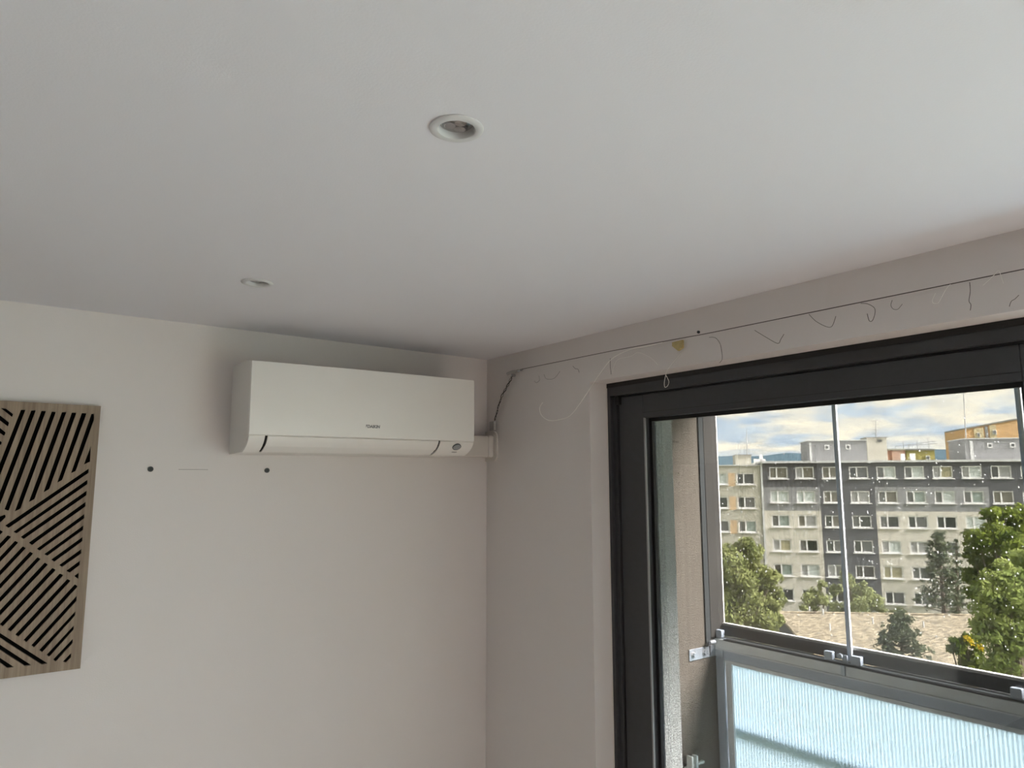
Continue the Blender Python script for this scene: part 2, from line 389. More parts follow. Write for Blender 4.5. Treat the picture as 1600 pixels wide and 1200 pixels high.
cs = spline([wp(800, 588), wp(794, 601), wp(786, 615), wp(780, 631), wp(776, 646), wp(772, 662), wp(771.5, 672)], 10)
ct = thing('twisted_cord', 'black and grey twisted cord hanging from the curtain wire to the trunking', 'cord', cs[-1])
for ph, mt_, nm in ((0, CORD_D, 'black_strand'), (math.pi, CORD_G, 'grey_strand')):
    pts = []
    for i, p in enumerate(cs):
        g = .0062 if i < 25 else .0028
        pts.append(p + Vector((math.sin(i * .55 + ph) * .002, math.cos(i * .55 + ph) * g, 0)))
    build(nm, tube(bmesh.new(), pts, .0019 if ph == 0 else .0015, 6), mt_, ct, sm=True)
build('connector', B(wp(768.3, 659, -.008), wp(771.5, 672, -.02), .001), LEDGREY, ct)

fm = bmesh.new()
a, b, c, d_, e_ = wp(1050, 535, -.012), wp(1066, 531, -.012), wp(1066, 543, -.016), wp(1059, 548, -.018), wp(1050, 541, -.015)
fr = [fm.verts.new(v) for v in (a, b, c, d_, e_)]; bk = [fm.verts.new(v.co + Vector((.008, 0, 0))) for v in fr]
fm.faces.new(fr); fm.faces.new(bk[::-1])
for k in range(5): fm.faces.new((fr[k], fr[(k + 1) % 5], bk[(k + 1) % 5], bk[k]))
tag(build('tape_piece', fm, FOAM, None, d_), 'small crumpled yellow tape scrap stuck on the curtain wire', 'tape')
nb = disc_lathe(bmesh.new(), [(.0045, -.004), (.0045, .0005)], onX(1092, 519, 0), 14, 'x')
tag(build('nail_head', nb, SCREW, None, onX(1092, 519, 0)), 'tiny dark nail head in the wall just above the curtain wire', 'nail')
TH = [
 ('long pale thread curling from the wire down beside the door corner', THREADW, [(1035, 535), (1010, 541), (985, 546), (957, 560), (938, 583), (922, 607), (905, 632), (890, 650), (873, 656), (858, 657), (847, 650), (843, 638), (848, 629)], .0014),
 ('pale looped thread dangling in front of the dark door head', THREADW, [(1064, 552), (1052, 566), (1043, 578), (1040, 587), (1038, 598), (1039, 605), (1043, 603), (1045, 596), (1041, 587)], .0009),
 ('short dark thread hanging straight below the wire, near its left end', THREAD, [(953.5, 560), (953.5, 572), (955, 585)], .0007),
 ('pale thread arching under the wire left of the yellow tape', THREADW, [(957, 583), (960, 570), (967, 561), (985, 557), (997, 551), (1015, 558), (1028, 570)], .0007),
 ('dark thread drooping right of the yellow tape scrap', THREAD, [(1108, 527), (1118, 528), (1125, 537), (1128, 552), (1128, 562), (1124, 567)], .0007),
 ('faint curled thread on the wall beneath the wire tensioner', THREAD, [(842, 587), (843, 594), (838, 598), (835, 595)], .0005),
 ('faint U-shaped thread under the left stretch of wire', THREAD, [(850, 585), (854, 592), (866, 591), (875, 580)], .0005),
 ('tiny kinked dark thread between the wire and the reveal corner', THREAD, [(895, 572), (899, 576), (903, 577), (905, 582)], .0007),
 ('dark V-shaped thread below the wire over the door head', THREAD, [(1179, 516), (1197, 527), (1215, 536.5), (1220, 530), (1225, 522)], .0007),
 ('sagging dark thread with pointed tip along the wire', THREAD, [(1264, 491), (1275, 502), (1290, 510), (1298, 511), (1302, 506), (1306, 494)], .0007),
 ('dark looped thread with a pale tip under the wire', THREAD, [(1345, 474), (1356, 475), (1366, 481), (1367, 490), (1363, 501), (1358, 501), (1355, 490)], .0007),
 ('small round thread loop hanging close under the wire', THREAD, [(1394, 469), (1392, 477), (1396, 483), (1403, 483), (1410, 475)], .0006),
 ('pale and dark hooked thread crossing the wire', THREADW, [(1485, 444), (1478, 452), (1472, 463), (1466, 473), (1459, 474), (1457, 469), (1462, 458)], .0007),
 ('straight dark thread with a frayed end below the wire', THREAD, [(1515, 441), (1516, 455), (1514, 470), (1517, 476), (1516, 485)], .0007),
 ('pale thread looped over the wire near the picture edge', THREADW, [(1536, 446), (1545, 438), (1554, 429), (1560, 423), (1563, 428), (1568, 443)], .0007),
 ('short bent thread hanging lowest at the right end of the wire', THREAD, [(1592, 461), (1586, 467), (1580, 471), (1577, 479)], .0007)]
for lab, mt_, pp, r in TH:
    pts = spline([wp(x, y, WX - .004) for x, y in pp], 6)
    tag(build('loose_thread', tube(bmesh.new(), pts, r, 5), mt_, None, pts[0], sm=True), lab, 'thread', 'loose threads on the curtain wire')

# ================================================================== SCREWS AND PENCIL LINE ON THE WALL
for (x, y), lab in (((235, 733), 'dark screw in the white wall midway between panel and air conditioner'), ((417, 735), 'dark screw in the white wall just below the air conditioner')):
    p = onY(x, y, 0); t = thing('wall_screw', lab, 'screw', p, 'screws in the left wall')
    build('plug', disc_lathe(bmesh.new(), [(.0085, -.0035), (.0085, .001)], p, 20, 'y'), SCREW, t)
    build('screw_head', disc_lathe(bmesh.new(), [(.0018, -.0048), (.0045, -.005), (.0045, -.003)], p, 16, 'y'), ALU_P, t)
a, b = onY(279, 733.2, -.0004), onY(325, 734, -.0004)
tag(build('pencil_line', B((a.x, -.0004, a.z), (b.x, .0002, a.z - .001)), CORD_G, None, a), 'faint horizontal pencil line between the two wall screws', 'pencil mark')

# ================================================================== DOWNLIGHTS
for c, lab in zip(LAMPS, ('white round recessed downlight in the middle of the ceiling, nearer one', 'white round recessed downlight farther away, close to the left wall')):
    t = thing('downlight', lab, 'downlight', c, 'recessed ceiling downlights')
    bm = bmesh.new(); lathe(bm, [(.0412, -.0005), (.0408, -.0025), (.038, -.0042), (.031, -.0048), (.0285, -.0035), (.0275, .0), (.0265, .022), (.0295, .022), (.0300, .0), (.0305, -.0005)], c, 56, closed=True)
    build('trim_ring', bm, RING, t, sm=True)
    bm = bmesh.new(); disc_lathe(bm, [(.0262, .055), (.0262, .0105), (.0255, .0065), (.0235, .005), (.0225, .007), (.0225, .0145), (.0222, .015)], c, 40)
    lm = build('lamp', bm, LEDGREY, t, sm=True)
    bm = bmesh.new(); disc_lathe(bm, [(.0222, .0155), (.022, .005), (.016, .0015), (.008, .0003), (.001, .0)], c, 36)
    build('lens', bm, glassmat('lamp lens', (.9, .9, .9), .25, .08), lm, sm=True)
    for k in range(3):
        a = R(30 + 120 * k); q = c + Vector((.0105 * math.cos(a), .0105 * math.sin(a), 0))
        bm = bmesh.new(); disc_lathe(bm, [(.0088, .0025), (.0075, .008), (.0045, .0125), (.001, .0135)], q, 20); build('reflector_cup', bm, CHROME, lm, sm=True)
    build('recess_can', disc_lathe(bmesh.new(), [(.034, .09), (.034, .013), (.0345, .013), (.0345, .0905)], c, 24), DARK, t)

# ================================================================== CUT-OUT WOODEN PANEL
PY = -.022
slots = [
 [(1, 637.4), (9.6, 638), (20.6, 646.6), (19, 651.6)], [(-12, 641), (0, 648.6), (14.4, 660), (12.5, 666.4), (0, 657), (-12, 648.5)],
 [(-12, 660), (0, 668), (9, 675.4), (6.5, 681), (0, 676.6), (-12, 669)], [(-12, 681), (0, 688.6), (3, 690.6), (1.6, 695.4), (-12, 688)],
 [(33, 640), (40, 640), (-4.6, 755), (-12.2, 755)], [(49, 641), (56, 641), (-2.4, 795), (-10, 795)],
 [(65, 641.6), (72, 642), (13.6, 798), (7, 796)], [(81, 643), (87.6, 643.6), (32, 794.6), (23, 799.4)], [(97, 643.6), (104, 643.8), (54, 780), (45, 784.6)],
 [(112.4, 644.4), (119.4, 644.8), (77, 764.4), (68, 769.4)], [(128, 645), (135.4, 645.6), (97.4, 750), (89.4, 754.4)],
 [(143, 646.4), (147, 646.4), (147, 656), (118.4, 736), (111, 739.4)], [(142, 697), (141, 721), (131, 726)],
 [(-12, 818), (0, 807), (8, 804), (9, 808), (-9, 826)], [(-14, 822), (0, 828), (5, 831), (0, 836), (-14, 846)]]
BL = [((8, 821.4), (13.6, 825)), ((21, 831), (26, 833.4)), ((32.4, 839), (37, 842.4)), ((45, 848), (50, 851.6)), ((57.4, 857.6), (62, 860.4)), ((69, 866), (74, 868.4)), ((80, 874.4), (85, 878)), ((92.4, 883), (97, 886)), ((104, 891.6), (109, 895))]
BR = [(139, 732, 739), (137, 749.4, 756.6), (135.6, 766.6, 774), (134, 784, 791.4), (132, 803, 810), (130.4, 821, 828), (129, 839, 845.6), (127, 858, 865), (125, 876, 883)]
for (p, q), (x, ya, yb) in zip(BL, BR): slots.append([p, q, (x - .4, yb), (x, ya)])
slots.append([(123, 895), (122.4, 905), (116, 900)])
C8 = lambda x, y: (x / 5, 830 + y / 5)
tops = [(60, 32, 88, 45), (118, 75, 143, 90), (178, 118, 203, 133), (235, 160, 260, 175), (293, 203, 318, 218), (350, 245, 375, 262), (410, 287, 437, 303), (468, 330, 495, 345), (527, 373, 552, 388), (585, 415, 608, 432), (600, 505, 598, 545), (590, 625, 586, 660), (578, 735, 575, 770), (570, 840, 567, 875), (557, 950, 555, 985)]
bots = {6: (-3, 728, 22, 745), 7: (58, 770, 85, 785), 8: (117, 810, 145, 825), 9: (183, 852, 208, 868), 10: (243, 893, 268, 908), 11: (305, 930, 330, 945), 12: (362, 968, 385, 980), 13: (415, 1003, 435, 1020), 14: (490, 1020, 515, 1025)}
for i, tpp in enumerate(tops):
    bt = bots.get(i) or (tpp[0] - 413, tpp[1] + 440, tpp[2] - 413, tpp[3] + 440)
    slots.append([C8(tpp[0], tpp[1]), C8(tpp[2], tpp[3]), C8(bt[2], bt[3]), C8(bt[0], bt[1])])
for (xa, ya, yb, bx, by, cx, cy) in ((-90, 738, 778, 325, 1042, 372, 1033), (-90, 828, 868, 195, 1055, 245, 1047), (-90, 930, 966, 55, 1070, 110, 1062)):
    slots.append([C8(xa, ya), C8(xa, yb), C8(bx, by), C8(cx, cy)])
pr = .5 * (onY(160, 635, PY).x + onY(123, 1045.5, PY).x); pt = H - .2965; pb = H - 1.0685; pl = pr - .78
def roundpoly(P, r=.0016):
    out = []; n = len(P)
    for i in range(n):
        p, a, b = Vector(P[i]), Vector(P[i - 1]), Vector(P[(i + 1) % n])
        u, v = (a - p), (b - p); ru = min(r, u.length * .4, v.length * .4)
        out += [tuple(p + u.normalized() * ru), tuple(p + u.normalized() * ru * .3 + v.normalized() * ru * .3), tuple(p + v.normalized() * ru)]
    return out
loops = [[(pl, pb), (pr, pb), (pr, pt), (pl, pt)]]
for s in slots:
    P = [onY(x, y, PY) for x, y in s]; loops.append(roundpoly([(q.x, q.z) for q in P]))
# the pattern is carried on over the part of the panel beyond the picture
for k in range(9): loops.append([(pl + .04 + .05 * k, pt - .05), (pl + .062 + .05 * k, pt - .05), (pl + .062 + .05 * k - .02, pb + .06), (pl + .04 + .05 * k - .02, pb + .06)])
wpn = thing('wooden_panel', 'grey brown wooden wall panel with black diagonal cut-out stripes', 'wall panel', ((pl + pr) / 2, 0, pb))
bm = fillmesh(loops, .012)
bmesh.ops.rotate(bm, verts=bm.verts, matrix=Matrix.Rotation(R(90), 3, 'X')); bmesh.ops.translate(bm, verts=bm.verts, vec=(0, PY + .006, 0))
build('cutout_board', bm, WOOD, wpn)
build('backing_board', B((pl + .002, -.0005, pb + .002), (pr - .002, PY + .0125, pt - .002)), WOODB, wpn)

# ================================================================== BALCONY RAILING AND GLAZING
GX = 1.5
gx = lambda x, y, X=GX: onX(x, y, X)
YE = -7.5
rail = thing('balcony_railing', 'grey aluminium balcony railing with opal ribbed plastic infill', 'railing', (GX, -1.5, 0))
zt, zm, zl, zp = H - 1.352, H - 1.405, H - 1.452, H - 1.470
hr = build('top_rail', B((GX - .03, -.003, zm), (GX + .03, YE, zt), .002), ALU, rail)
build('rail_lip', B((GX - .031, -.003, zm), (GX - .036, YE, zm + .007), .001), ALU, hr)
build('rail_edge', B((GX - .012, -.003, zt + .0005), (GX + .03, YE, zt + .007), .001), STEEL, hr)
build('rail_groove', B((GX - .0305, -.06, zt - .003), (GX - .0125, YE, zt + .002)), GASK, hr)
build('cross_bar', B((GX - .02, -.003, zl), (GX + .03, YE, zm), .001), ALU_B, rail)
build('glazing_strip', B((GX - .024, -.075, zp), (GX - .004, YE, zl), .001), ALU, rail)
build('end_post', B((GX - .022, -.001, -.02), (GX + .03, -.050, zl - .0005), .002), ALU_B, rail)
bd = build('end_bead', B((GX - .018, -.056, .02), (GX + .0, -.095, zl - .003), .006), ALU, rail, sm=True)
for k in range(6):
    p = Vector((GX - .018, -.079, H - 1.535 - .19 * k)); build('rivet', disc_lathe(bmesh.new(), [(.0015, -.0045), (.0045, -.003), (.0055, .001)], p, 12, 'x'), STEEL, bd, sm=True)
build('infill_panel', B((GX + .004, -.085, .02), (GX + .007, YE, zp + .005)), POLY, rail)
bm = bmesh.new(); y = -.1
while y > YE:
    box(bm, (GX + .0073, y, .03), (GX + .011, y - .0016, zp)); y -= .0165
o = build('infill_ribs', bm, POLYR, rail); o['kind'] = 'stuff'
zbars = .5 * (gx(1150, 1135, GX + .03).z + gx(1360, 1196, GX + .03).z)
build('lower_bar', B((GX + .022, -.01, zbars - .016), (GX + .045, YE, zbars + .012), .002), ALU_B, rail)
build('bottom_bar', B((GX - .02, -.01, -.02), (GX + .03, YE, .03), .002), ALU_B, rail)

gf = thing('balcony_glazing', 'rain-specked balcony glazing of clear panes in a dark frame above the railing', 'glazing', (GX + .06, -1.5, H - 1.35))
zg = gx(1133, 973, GX + .04).z
yst = gx(1116.5, 645, GX + .04).y
build('frame_stile', B((GX - .062, .0, zt + .008), (GX + .052, -.010, H + .14), .001), ALU_D, gf)
build('wall_profile', B((GX - .100, .0, zt - .02), (GX - .063, -.008, H + .14), .001), ALU_P, gf)
build('frame_stile', B((GX + .034, -.0105, zt + .008), (GX + .052, yst + .004, H + .14), .001), ALU_D, gf)
build('frame_bottom', B((GX + .034, .0, zt + .008), (GX + .052, YE, zg - .004), .001), ALU_D, gf)
build('lip', B((GX + .030, yst - .002, zg - .012), (GX + .056, YE, zg), .002), LIGHTEDGE, gf)
build('lip', B((GX + .046, yst + .003, zg), (GX + .056, yst, H + .14), .001), LIGHTEDGE, gf)
build('frame_head', B((GX - .02, .0, H + .08), (GX + .05, YE, H + .14), .001), ALU_D, gf)

ys = [-.008, gx(1318, 820, GX + .012).y, gx(1597, 640, GX + .012).y]
pw = ys[1] - ys[2]
while ys[-1] - pw > YE: ys.append(ys[-1] - pw)
zg0, zg1 = zt + .010, H + .078
def rounded_clamp(y0_, y1_, z0_, z1_): return B((GX - .022, y0_, z0_), (GX + .0055, y1_, z1_), .004)
for i in range(len(ys) - 1):
    a, b = ys[i] - .004, ys[i + 1] + .004
    t = build('glazing_pane', B((GX + .008, a, zg0), (GX + .014, b, zg1)), GLASS2, gf)
    build('edge_seal', B((GX + .004, b + .014, zg0 + .004), (GX + .019, b + .003, zg1), .001), SEAL, t)
    build('edge_seal', B((GX + .004, b + .003, zg0 + .004), (GX + .019, b - .006, zg1), .001), SEALW, t)
    c = rounded_clamp(b + .125, b + .083, zt + .0075, zt + .046) if i else None
    if i == 0:
        build('clamp', rounded_clamp(-.003, -.045, zt + .0075, zt + .044), ALU_B, t)
        build('clamp', rounded_clamp(ys[1] + .118, ys[1] + .078, zt + .0075, zt + .046), ALU_B, t)
    else:
        c.free()
        build('clamp', rounded_clamp(a - .004, a - .052, zt + .0075, zt + .046), ALU_B, t)
        build('clamp', rounded_clamp(b + .118, b + .078, zt + .0075, zt + .046), ALU_B, t)
    yk = ys[i + 1] + .042
    build('turn_knob', disc_lathe(bmesh.new(), [(.011, -.008), (.013, -.006), (.013, .006), (.011, .008)], (GX - .015, yk, zt + .033), 20, 'x'), ALU_B, t, sm=True)
    build('latch', B((GX - .012, yk - .008, zt + .0075), (GX + .0035, yk - .030, zt + .040), .002), ALU_B, t)
    build('latch_foot', B((GX - .038, yk - .012, zm + .008), (GX - .0305, yk - .030, zt), .001), ALU_B, hr)
    # rain drops: far too many to be counted
    bm = bmesh.new(); rnd = random.Random(31 + i)
    for k in range(300):
        cl = rnd.random()
        yy = rnd.uniform(b + .03, a - .03); zz = zg0 + .08 + (rnd.betavariate(2, 2.6) if cl < .8 else rnd.random()) * 1.15
        r = rnd.choice((.0014, .0018, .0024, .0032))
        for s_ in (1,):
            q = Vector((GX + .0145, yy, zz)); vs_ = [bm.verts.new(q + Vector((0, math.cos(j * math.pi / 3) * r, math.sin(j * math.pi / 3) * r * 1.3))) for j in range(6)]
            tpv = bm.verts.new(q + Vector((r * .7, 0, 0)))
            for j in range(6): bm.faces.new((vs_[j], vs_[(j + 1) % 6], tpv))
    o = build('rain_drops', bm, DROP, t); o['kind'] = 'stuff'

# angle bracket fixing the railing to the side wall
bp = onY(1077, 1024, -.004); br = thing('angle_bracket', 'zinc angle bracket with two bolts on the brown balcony wall', 'bracket', (bp.x, 0, bp.z))
x0, x1 = bp.x, GX - .022; zc = .5 * (onY(1077, 1016, -.004).z + onY(1077, 1033, -.004).z); hh = .028
build('plate', B((x0, -.0005, zc - hh), (x1, -.006, zc + hh), .001), STEEL, br)
build('flange', B((x1 - .006, -.0005, zc - hh), (x1, -.05, zc + hh), .001), STEEL, br)
for x in (1083.5, 1101):
    p = onY(x, 1022.5, -.006); p.z = zc
    bt = build('bolt_head', disc_lathe(bmesh.new(), [(.011, -.013), (.0125, -.011), (.0125, 0)], (p.x, -.006, zc), 6, 'y'), STEEL, br)
    build('washer', disc_lathe(bmesh.new(), [(.0165, -.0025), (.0165, 0)], (p.x, -.0055, zc), 20, 'y'), LEDGREY, bt)
p = onY(1109, 1005, -.03)
ky = thing('rail_lock', 'dark key hanging from a small lock where railing meets wall', 'lock', p)
build('lock_barrel', tube(bmesh.new(), [p + Vector((.0, 0, .003)), p + Vector((.04, 0, .003))], .010, 14), STEEL, ky, sm=True)
build('key_bow', B(p + Vector((-.012, -.004, -.01)), p + Vector((.006, .002, .012)), .003), SCREW, ky)
build('key_blade', tube(bmesh.new(), [p + Vector((-.002, -.002, -.012)), p + Vector((-.002, -.002, -.062))], [.006, .002], 6), SCREW, ky)
# white plastic line hook low on the side wall
p = onY(1082, 1195, -.01); hk = thing('line_hook', 'white plastic clothes line hook low on the brown balcony wall', 'hook', (p.x, 0, p.z))
build('hook_plate', B((p.x - .055, -.0005, p.z - .05), (p.x + .025, -.010, p.z + .002), .003), WHITEPL, hk)
build('hook_prong', B((p.x - .045, -.010, p.z - .04), (p.x - .030, -.045, p.z + .055), .004), WHITEPL, hk)
build('hook_prong', B((p.x - .005, -.010, p.z - .04), (p.x + .012, -.040, p.z + .050), .004), WHITEPL, hk)
build('hook_arm', B((p.x - .05, -.012, p.z - .004), (p.x + .075, -.028, p.z + .010), .003), WHITEPL, hk)

# ================================================================== OUTSIDE
GZ = CAM.z - 19.0
ASPH = mat('grass and asphalt', (.10, .12, .06), .95, var=.35, vscale=.05)
bm = bmesh.new(); bmesh.ops.create_grid(bm, x_segments=4, y_segments=4, size=6000)
bmesh.ops.translate(bm, verts=bm.verts, vec=(0, 0, GZ)); struct('ground', bm, ASPH)
HILL = mat('distant haze-tinted forest', (.075, .115, .135), 1, var=.15, vscale=.004, spec=0)  # blue of the aerial haze is mixed into the forest colour
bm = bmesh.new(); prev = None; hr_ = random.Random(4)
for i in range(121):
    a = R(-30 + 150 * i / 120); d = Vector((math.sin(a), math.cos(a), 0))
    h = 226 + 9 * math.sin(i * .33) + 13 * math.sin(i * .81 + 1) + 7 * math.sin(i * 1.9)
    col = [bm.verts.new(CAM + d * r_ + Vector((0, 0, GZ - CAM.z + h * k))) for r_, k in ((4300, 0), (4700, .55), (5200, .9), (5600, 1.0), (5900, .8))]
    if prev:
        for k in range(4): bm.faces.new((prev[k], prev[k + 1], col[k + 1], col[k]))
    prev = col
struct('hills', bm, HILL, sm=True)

# ---- apartment block across the yard
HEAD = YAW - R(77)
nn = Vector((math.cos(HEAD), -math.sin(HEAD), 0)); uu = Vector((nn.y, -nn.x, 0))
P0 = atdepth(1400, 755, 80)
FROT = math.atan2(uu.y, uu.x)
def fac(x, y, dep=0):
    d = ray(x, y); P = CAM + d * (((P0 + nn * dep - CAM).dot(nn)) / d.dot(nn)) - P0
    return P.dot(uu), P.z + P0.z
C_DG = mat('dark grey render', (.112, .112, .117), .9, var=.06, vscale=.6)
C_MG = mat('mid grey render', (.29, .29, .288), .9, var=.05, vscale=.6)
C_BE = mat('cream render', (.65, .61, .52), .9, var=.04, vscale=.6)
C_GB = mat('weathered beige concrete', (.50, .475, .39), .9, var=.12, vscale=.8)
C_OR = mat('pale orange render', (.62, .44, .26), .9, var=.06, vscale=.8)
C_WH = mat('white window plastic', (.82, .81, .78), .5)
C_CO = mat('pale cornice sheet', (.60, .60, .58), .7)
C_RO = mat('roof felt', (.30, .29, .27), .9)
PANES = [mat('dark glass', (.06, .065, .06), .08, spec=.8), mat('grey glass', (.14, .14, .135), .12, spec=.8), mat('green grey blind', (.26, .31, .27), .5), mat('pale blind', (.50, .54, .50), .5),
         mat('ochre blind', (.36, .33, .20), .5), mat('grey blind', (.33, .33, .31), .5), mat('near black glass', (.02, .025, .025), .06, spec=.8), mat('brown curtain', (.17, .16, .125), .5)]
WW, WH = 2.02, 1.36
def window_meshes():
    w_, h = WW, WH; t = .13; dv = .40 * w_
    bm = bmesh.new()
    for a, b in (((0, -.05, 0), (t, .09, h)), ((w_ - t, -.05, 0), (w_, .09, h)), ((0, -.05, 0), (w_, .09, t)), ((0, -.05, h - t), (w_, .09, h)), ((dv - .08, -.05, t), (dv + .08, .09, h - t))): box(bm, a, b)
    fme = bpy.data.meshes.new('window'); bm.to_mesh(fme); bm.free(); fme.materials.append(C_WH)
    out = [fme]
    for x0, x1 in ((t, dv - .08), (dv + .08, w_ - t)):
        bm = B((x0, .0, t), (x1, .04, h - t)); me = bpy.data.meshes.new('pane'); bm.to_mesh(me); bm.free(); me.materials.append(PANES[0]); out.append(me)
    bm = B((-.12, -.24, -.10), (w_ + .12, .0, 0)); me = bpy.data.meshes.new('sill'); bm.to_mesh(me); bm.free(); me.materials.append(C_WH); out.append(me)
    return out
WM = window_meshes()
def add_window(parent, s, z, ml_, mr_):
    fr = bpy.data.objects.new('window', WM[0]); COL.objects.link(fr); fr.parent = parent; fr.location = (s, .10, z)
    for me, pm in ((WM[1], ml_), (WM[2], mr_)):
        p = bpy.data.objects.new('pane', me); COL.objects.link(p); p.parent = fr; p.material_slots[0].link = 'OBJECT'; p.material_slots[0].material = pm
    si = bpy.data.objects.new('sill', WM[3]); COL.objects.link(si); si.parent = fr
def part_local(name, bm, mts, parent):
    bmesh.ops.recalc_face_normals(bm, faces=bm.faces)
    me = bpy.data.meshes.new(name); bm.to_mesh(me); bm.free()
    for q in (mts if isinstance(mts, list) else [mts]): me.materials.append(q)
    o = bpy.data.objects.new(name, me); COL.objects.link(o); o.parent = parent; return o
def facade(bm, s0, s1, z0, z1, wins, zone, rec=.16):
    ss = sorted({s0, s1} | {w[0] for w in wins} | {w[0] + WW for w in wins} | set(zone['s'])); zs = sorted({z0, z1} | {w[1] for w in wins} | {w[1] + WH for w in wins} | set(zone['z']))
    ss = [s for s in ss if s0 <= s <= s1]; zs = [z for z in zs if z0 <= z <= z1]
    grid = {}
    def V(i, j):
        if (i, j) not in grid: grid[i, j] = bm.verts.new((ss[i], 0, zs[j]))
        return grid[i, j]
    for i in range(len(ss) - 1):
        for j in range(len(zs) - 1):
            cs_, cz = (ss[i] + ss[i + 1]) / 2, (zs[j] + zs[j + 1]) / 2
            if any(w[0] < cs_ < w[0] + WW and w[1] < cz < w[1] + WH for w in wins): continue
            f = bm.faces.new((V(i, j), V(i + 1, j), V(i + 1, j + 1), V(i, j + 1))); f.material_index = zone['f'](cs_, cz)
    for w in wins:
        a = [(w[0], w[1]), (w[0] + WW, w[1]), (w[0] + WW, w[1] + WH), (w[0], w[1] + WH)]
        A = [bm.verts.new((s, 0, z)) for s, z in a]; Bq = [bm.verts.new((s, rec, z)) for s, z in a]
        for k in range(4):
            f = bm.faces.new((A[k], A[(k + 1) % 4], Bq[(k + 1) % 4], Bq[k])); f.material_index = zone['f'](w[0] - .3, w[1] + .5)
rb = random.Random(12)
bA = thing('apartment_block', 'long grey and cream apartment block with white windows across the yard', 'building', (P0.x, P0.y, GZ))
bA.rotation_euler = (0, 0, FROT)
ZT = [CAM.z + 1.82 - 2.76 * k for k in range(8)]
cols = [-13.48 + 2.885 * i for i in range(13)]
lz = lambda z: z - GZ
sL = fac(1190, 740)[0]; s1_, s2_, s3_ = fac(1283, 800)[0], fac(1369, 800)[0], fac(1546, 780)[0]
ztop = fac(1400, 719)[1]; zb1, zb2 = fac(1400, 761)[1], fac(1400, 799)[1]
wins = [(s, lz(z - WH)) for z in ZT[:7] for s in cols]
def zf(s, z):
    z += GZ
    if z > zb1 or s1_ < s < s2_ or s > s3_: return 0
    return 1 if z > zb2 else 2
bm = bmesh.new(); facade(bm, sL, 26, 0, lz(ztop - .25), wins, {'s': [s1_, s2_, s3_], 'z': [lz(zb1), lz(zb2)], 'f': zf})
part_local('facade', bm, [C_DG, C_MG, C_BE], bA)
bm = bmesh.new(); box(bm, (sL, .3, 0), (26, 12, lz(ztop - .3))); part_local('building_core', bm, C_DG, bA)
part_local('cornice', B((sL - .15, -.25, lz(ztop - .25)), (26, 12.2, lz(ztop))), C_CO, bA)
part_local('corner_strip', B((sL - .12, -.05, 0), (sL + .10, .3, lz(ztop - .25))), C_CO, bA)
pick = {0: [(7, 7), (5, 7), (7, 7), (0, 1), (1, 3), (1, 3), (5, 4), (5, 3), (0, 5)], 1: [(3, 3), (3, 3), (7, 7), (5, 5), (1, 7), (1, 2), (1, 3), (1, 2), (7, 7)], 2: [(1, 2), (7, 5), (0, 7), (1, 0), (1, 0), (0, 1), (0, 6), (3, 3), (0, 1)],
        3: [(5, 4), (1, 6), (0, 1), (0, 1), (5, 3), (5, 5), (0, 1), (0, 1), (0, 1)], 4: [(0, 2), (5, 3), (5, 1), (0, 6), (4, 4), (1, 0), (0, 0), (0, 0), (0, 0)], 5: [(0, 0), (0, 0), (0, 0), (0, 0), (0, 1), (0, 1), (0, 0), (0, 0), (0, 0)]}
for r_, z in enumerate(ZT[:7]):
    for c_, s in enumerate(cols):
        q = pick.get(r_, []); a, b = q[c_] if c_ < len(q) else (rb.randrange(8), rb.randrange(8))
        add_window(bA, s, lz(z - WH), PANES[a], PANES[b])
# roof huts of the grey block
def hut(parent, s0, s1, z1, d0, d1, mm, wins_=(), strip=None):
    z0 = lz(ztop)
    h_ = part_local('lift_house', B((s0, d0, z0 - .05), (s1, d1, lz(z1))), mm, parent)
    part_local('hut_roof', B((s0 - .12, d0 - .12, lz(z1)), (s1 + .12, d1 + .1, lz(z1) + .10)), C_CO if mm != C_GB else C_RO, parent)
    if strip: part_local('door', B((strip[0], d0 - .05, z0), (strip[1], d0 + .05, lz(z1) - .15)), C_CO, parent)
    for s, z in wins_:
        part_local('small_window', B((s - .26, d0 - .08, lz(z) - .28), (s + .26, d0 + .02, lz(z) + .28)), C_WH, parent)
        part_local('small_pane', B((s - .14, d0 - .10, lz(z) - .15), (s + .14, d0 - .05, lz(z) + .15)), PANES[0], parent)
d1 = 3.0
hut(bA, fac(1262, 700, d1)[0], fac(1354, 700, d1)[0], fac(1300, 689, d1)[1], d1, 8, C_MG, [fac(1292, 699, d1), fac(1325, 698.5, d1)], (fac(1264.5, 700, d1)[0], fac(1268, 700, d1)[0]))
hut(bA, fac(1507.5, 700, d1)[0], fac(1507.5, 700, d1)[0] + 7.2, fac(1530, 686, d1)[1], d1, 8, C_MG, [fac(1546.5, 696, d1), fac(1582, 695.5, d1)], (fac(1515.5, 700, d1)[0], fac(1520.5, 700, d1)[0]))
d2 = 8.5
hut(bA, fac(1355, 700, d2)[0], fac(1386, 700, d2)[0], fac(1370, 684, d2)[1], d2, 11.5, C_GB)
v0, v1 = fac(1370.5, 687.5, d2), fac(1378, 690.5, d2)
part_local('vent_slot', B((v0[0], d2 - .06, lz(v1[1])), (v1[0], d2 + .05, lz(v0[1]))), PANES[0], bA)
def mast(parent, px, py0, py1, dep, arms=()):
    a, b = fac(px[0], py0, dep), fac(px[1], py1, dep)
    bm = bmesh.new(); tube(bm, [(a[0], dep, lz(a[1])), (b[0], dep, lz(b[1]))], [.035, .06], 6)
    for t_, hw in arms:
        z = lz(a[1] + (b[1] - a[1]) * t_); s = a[0] + (b[0] - a[0]) * t_
        tube(bm, [(s - hw, dep, z), (s + hw, dep, z)], .025, 5)
    return part_local('antenna_mast', bm, LEDGREY, parent)
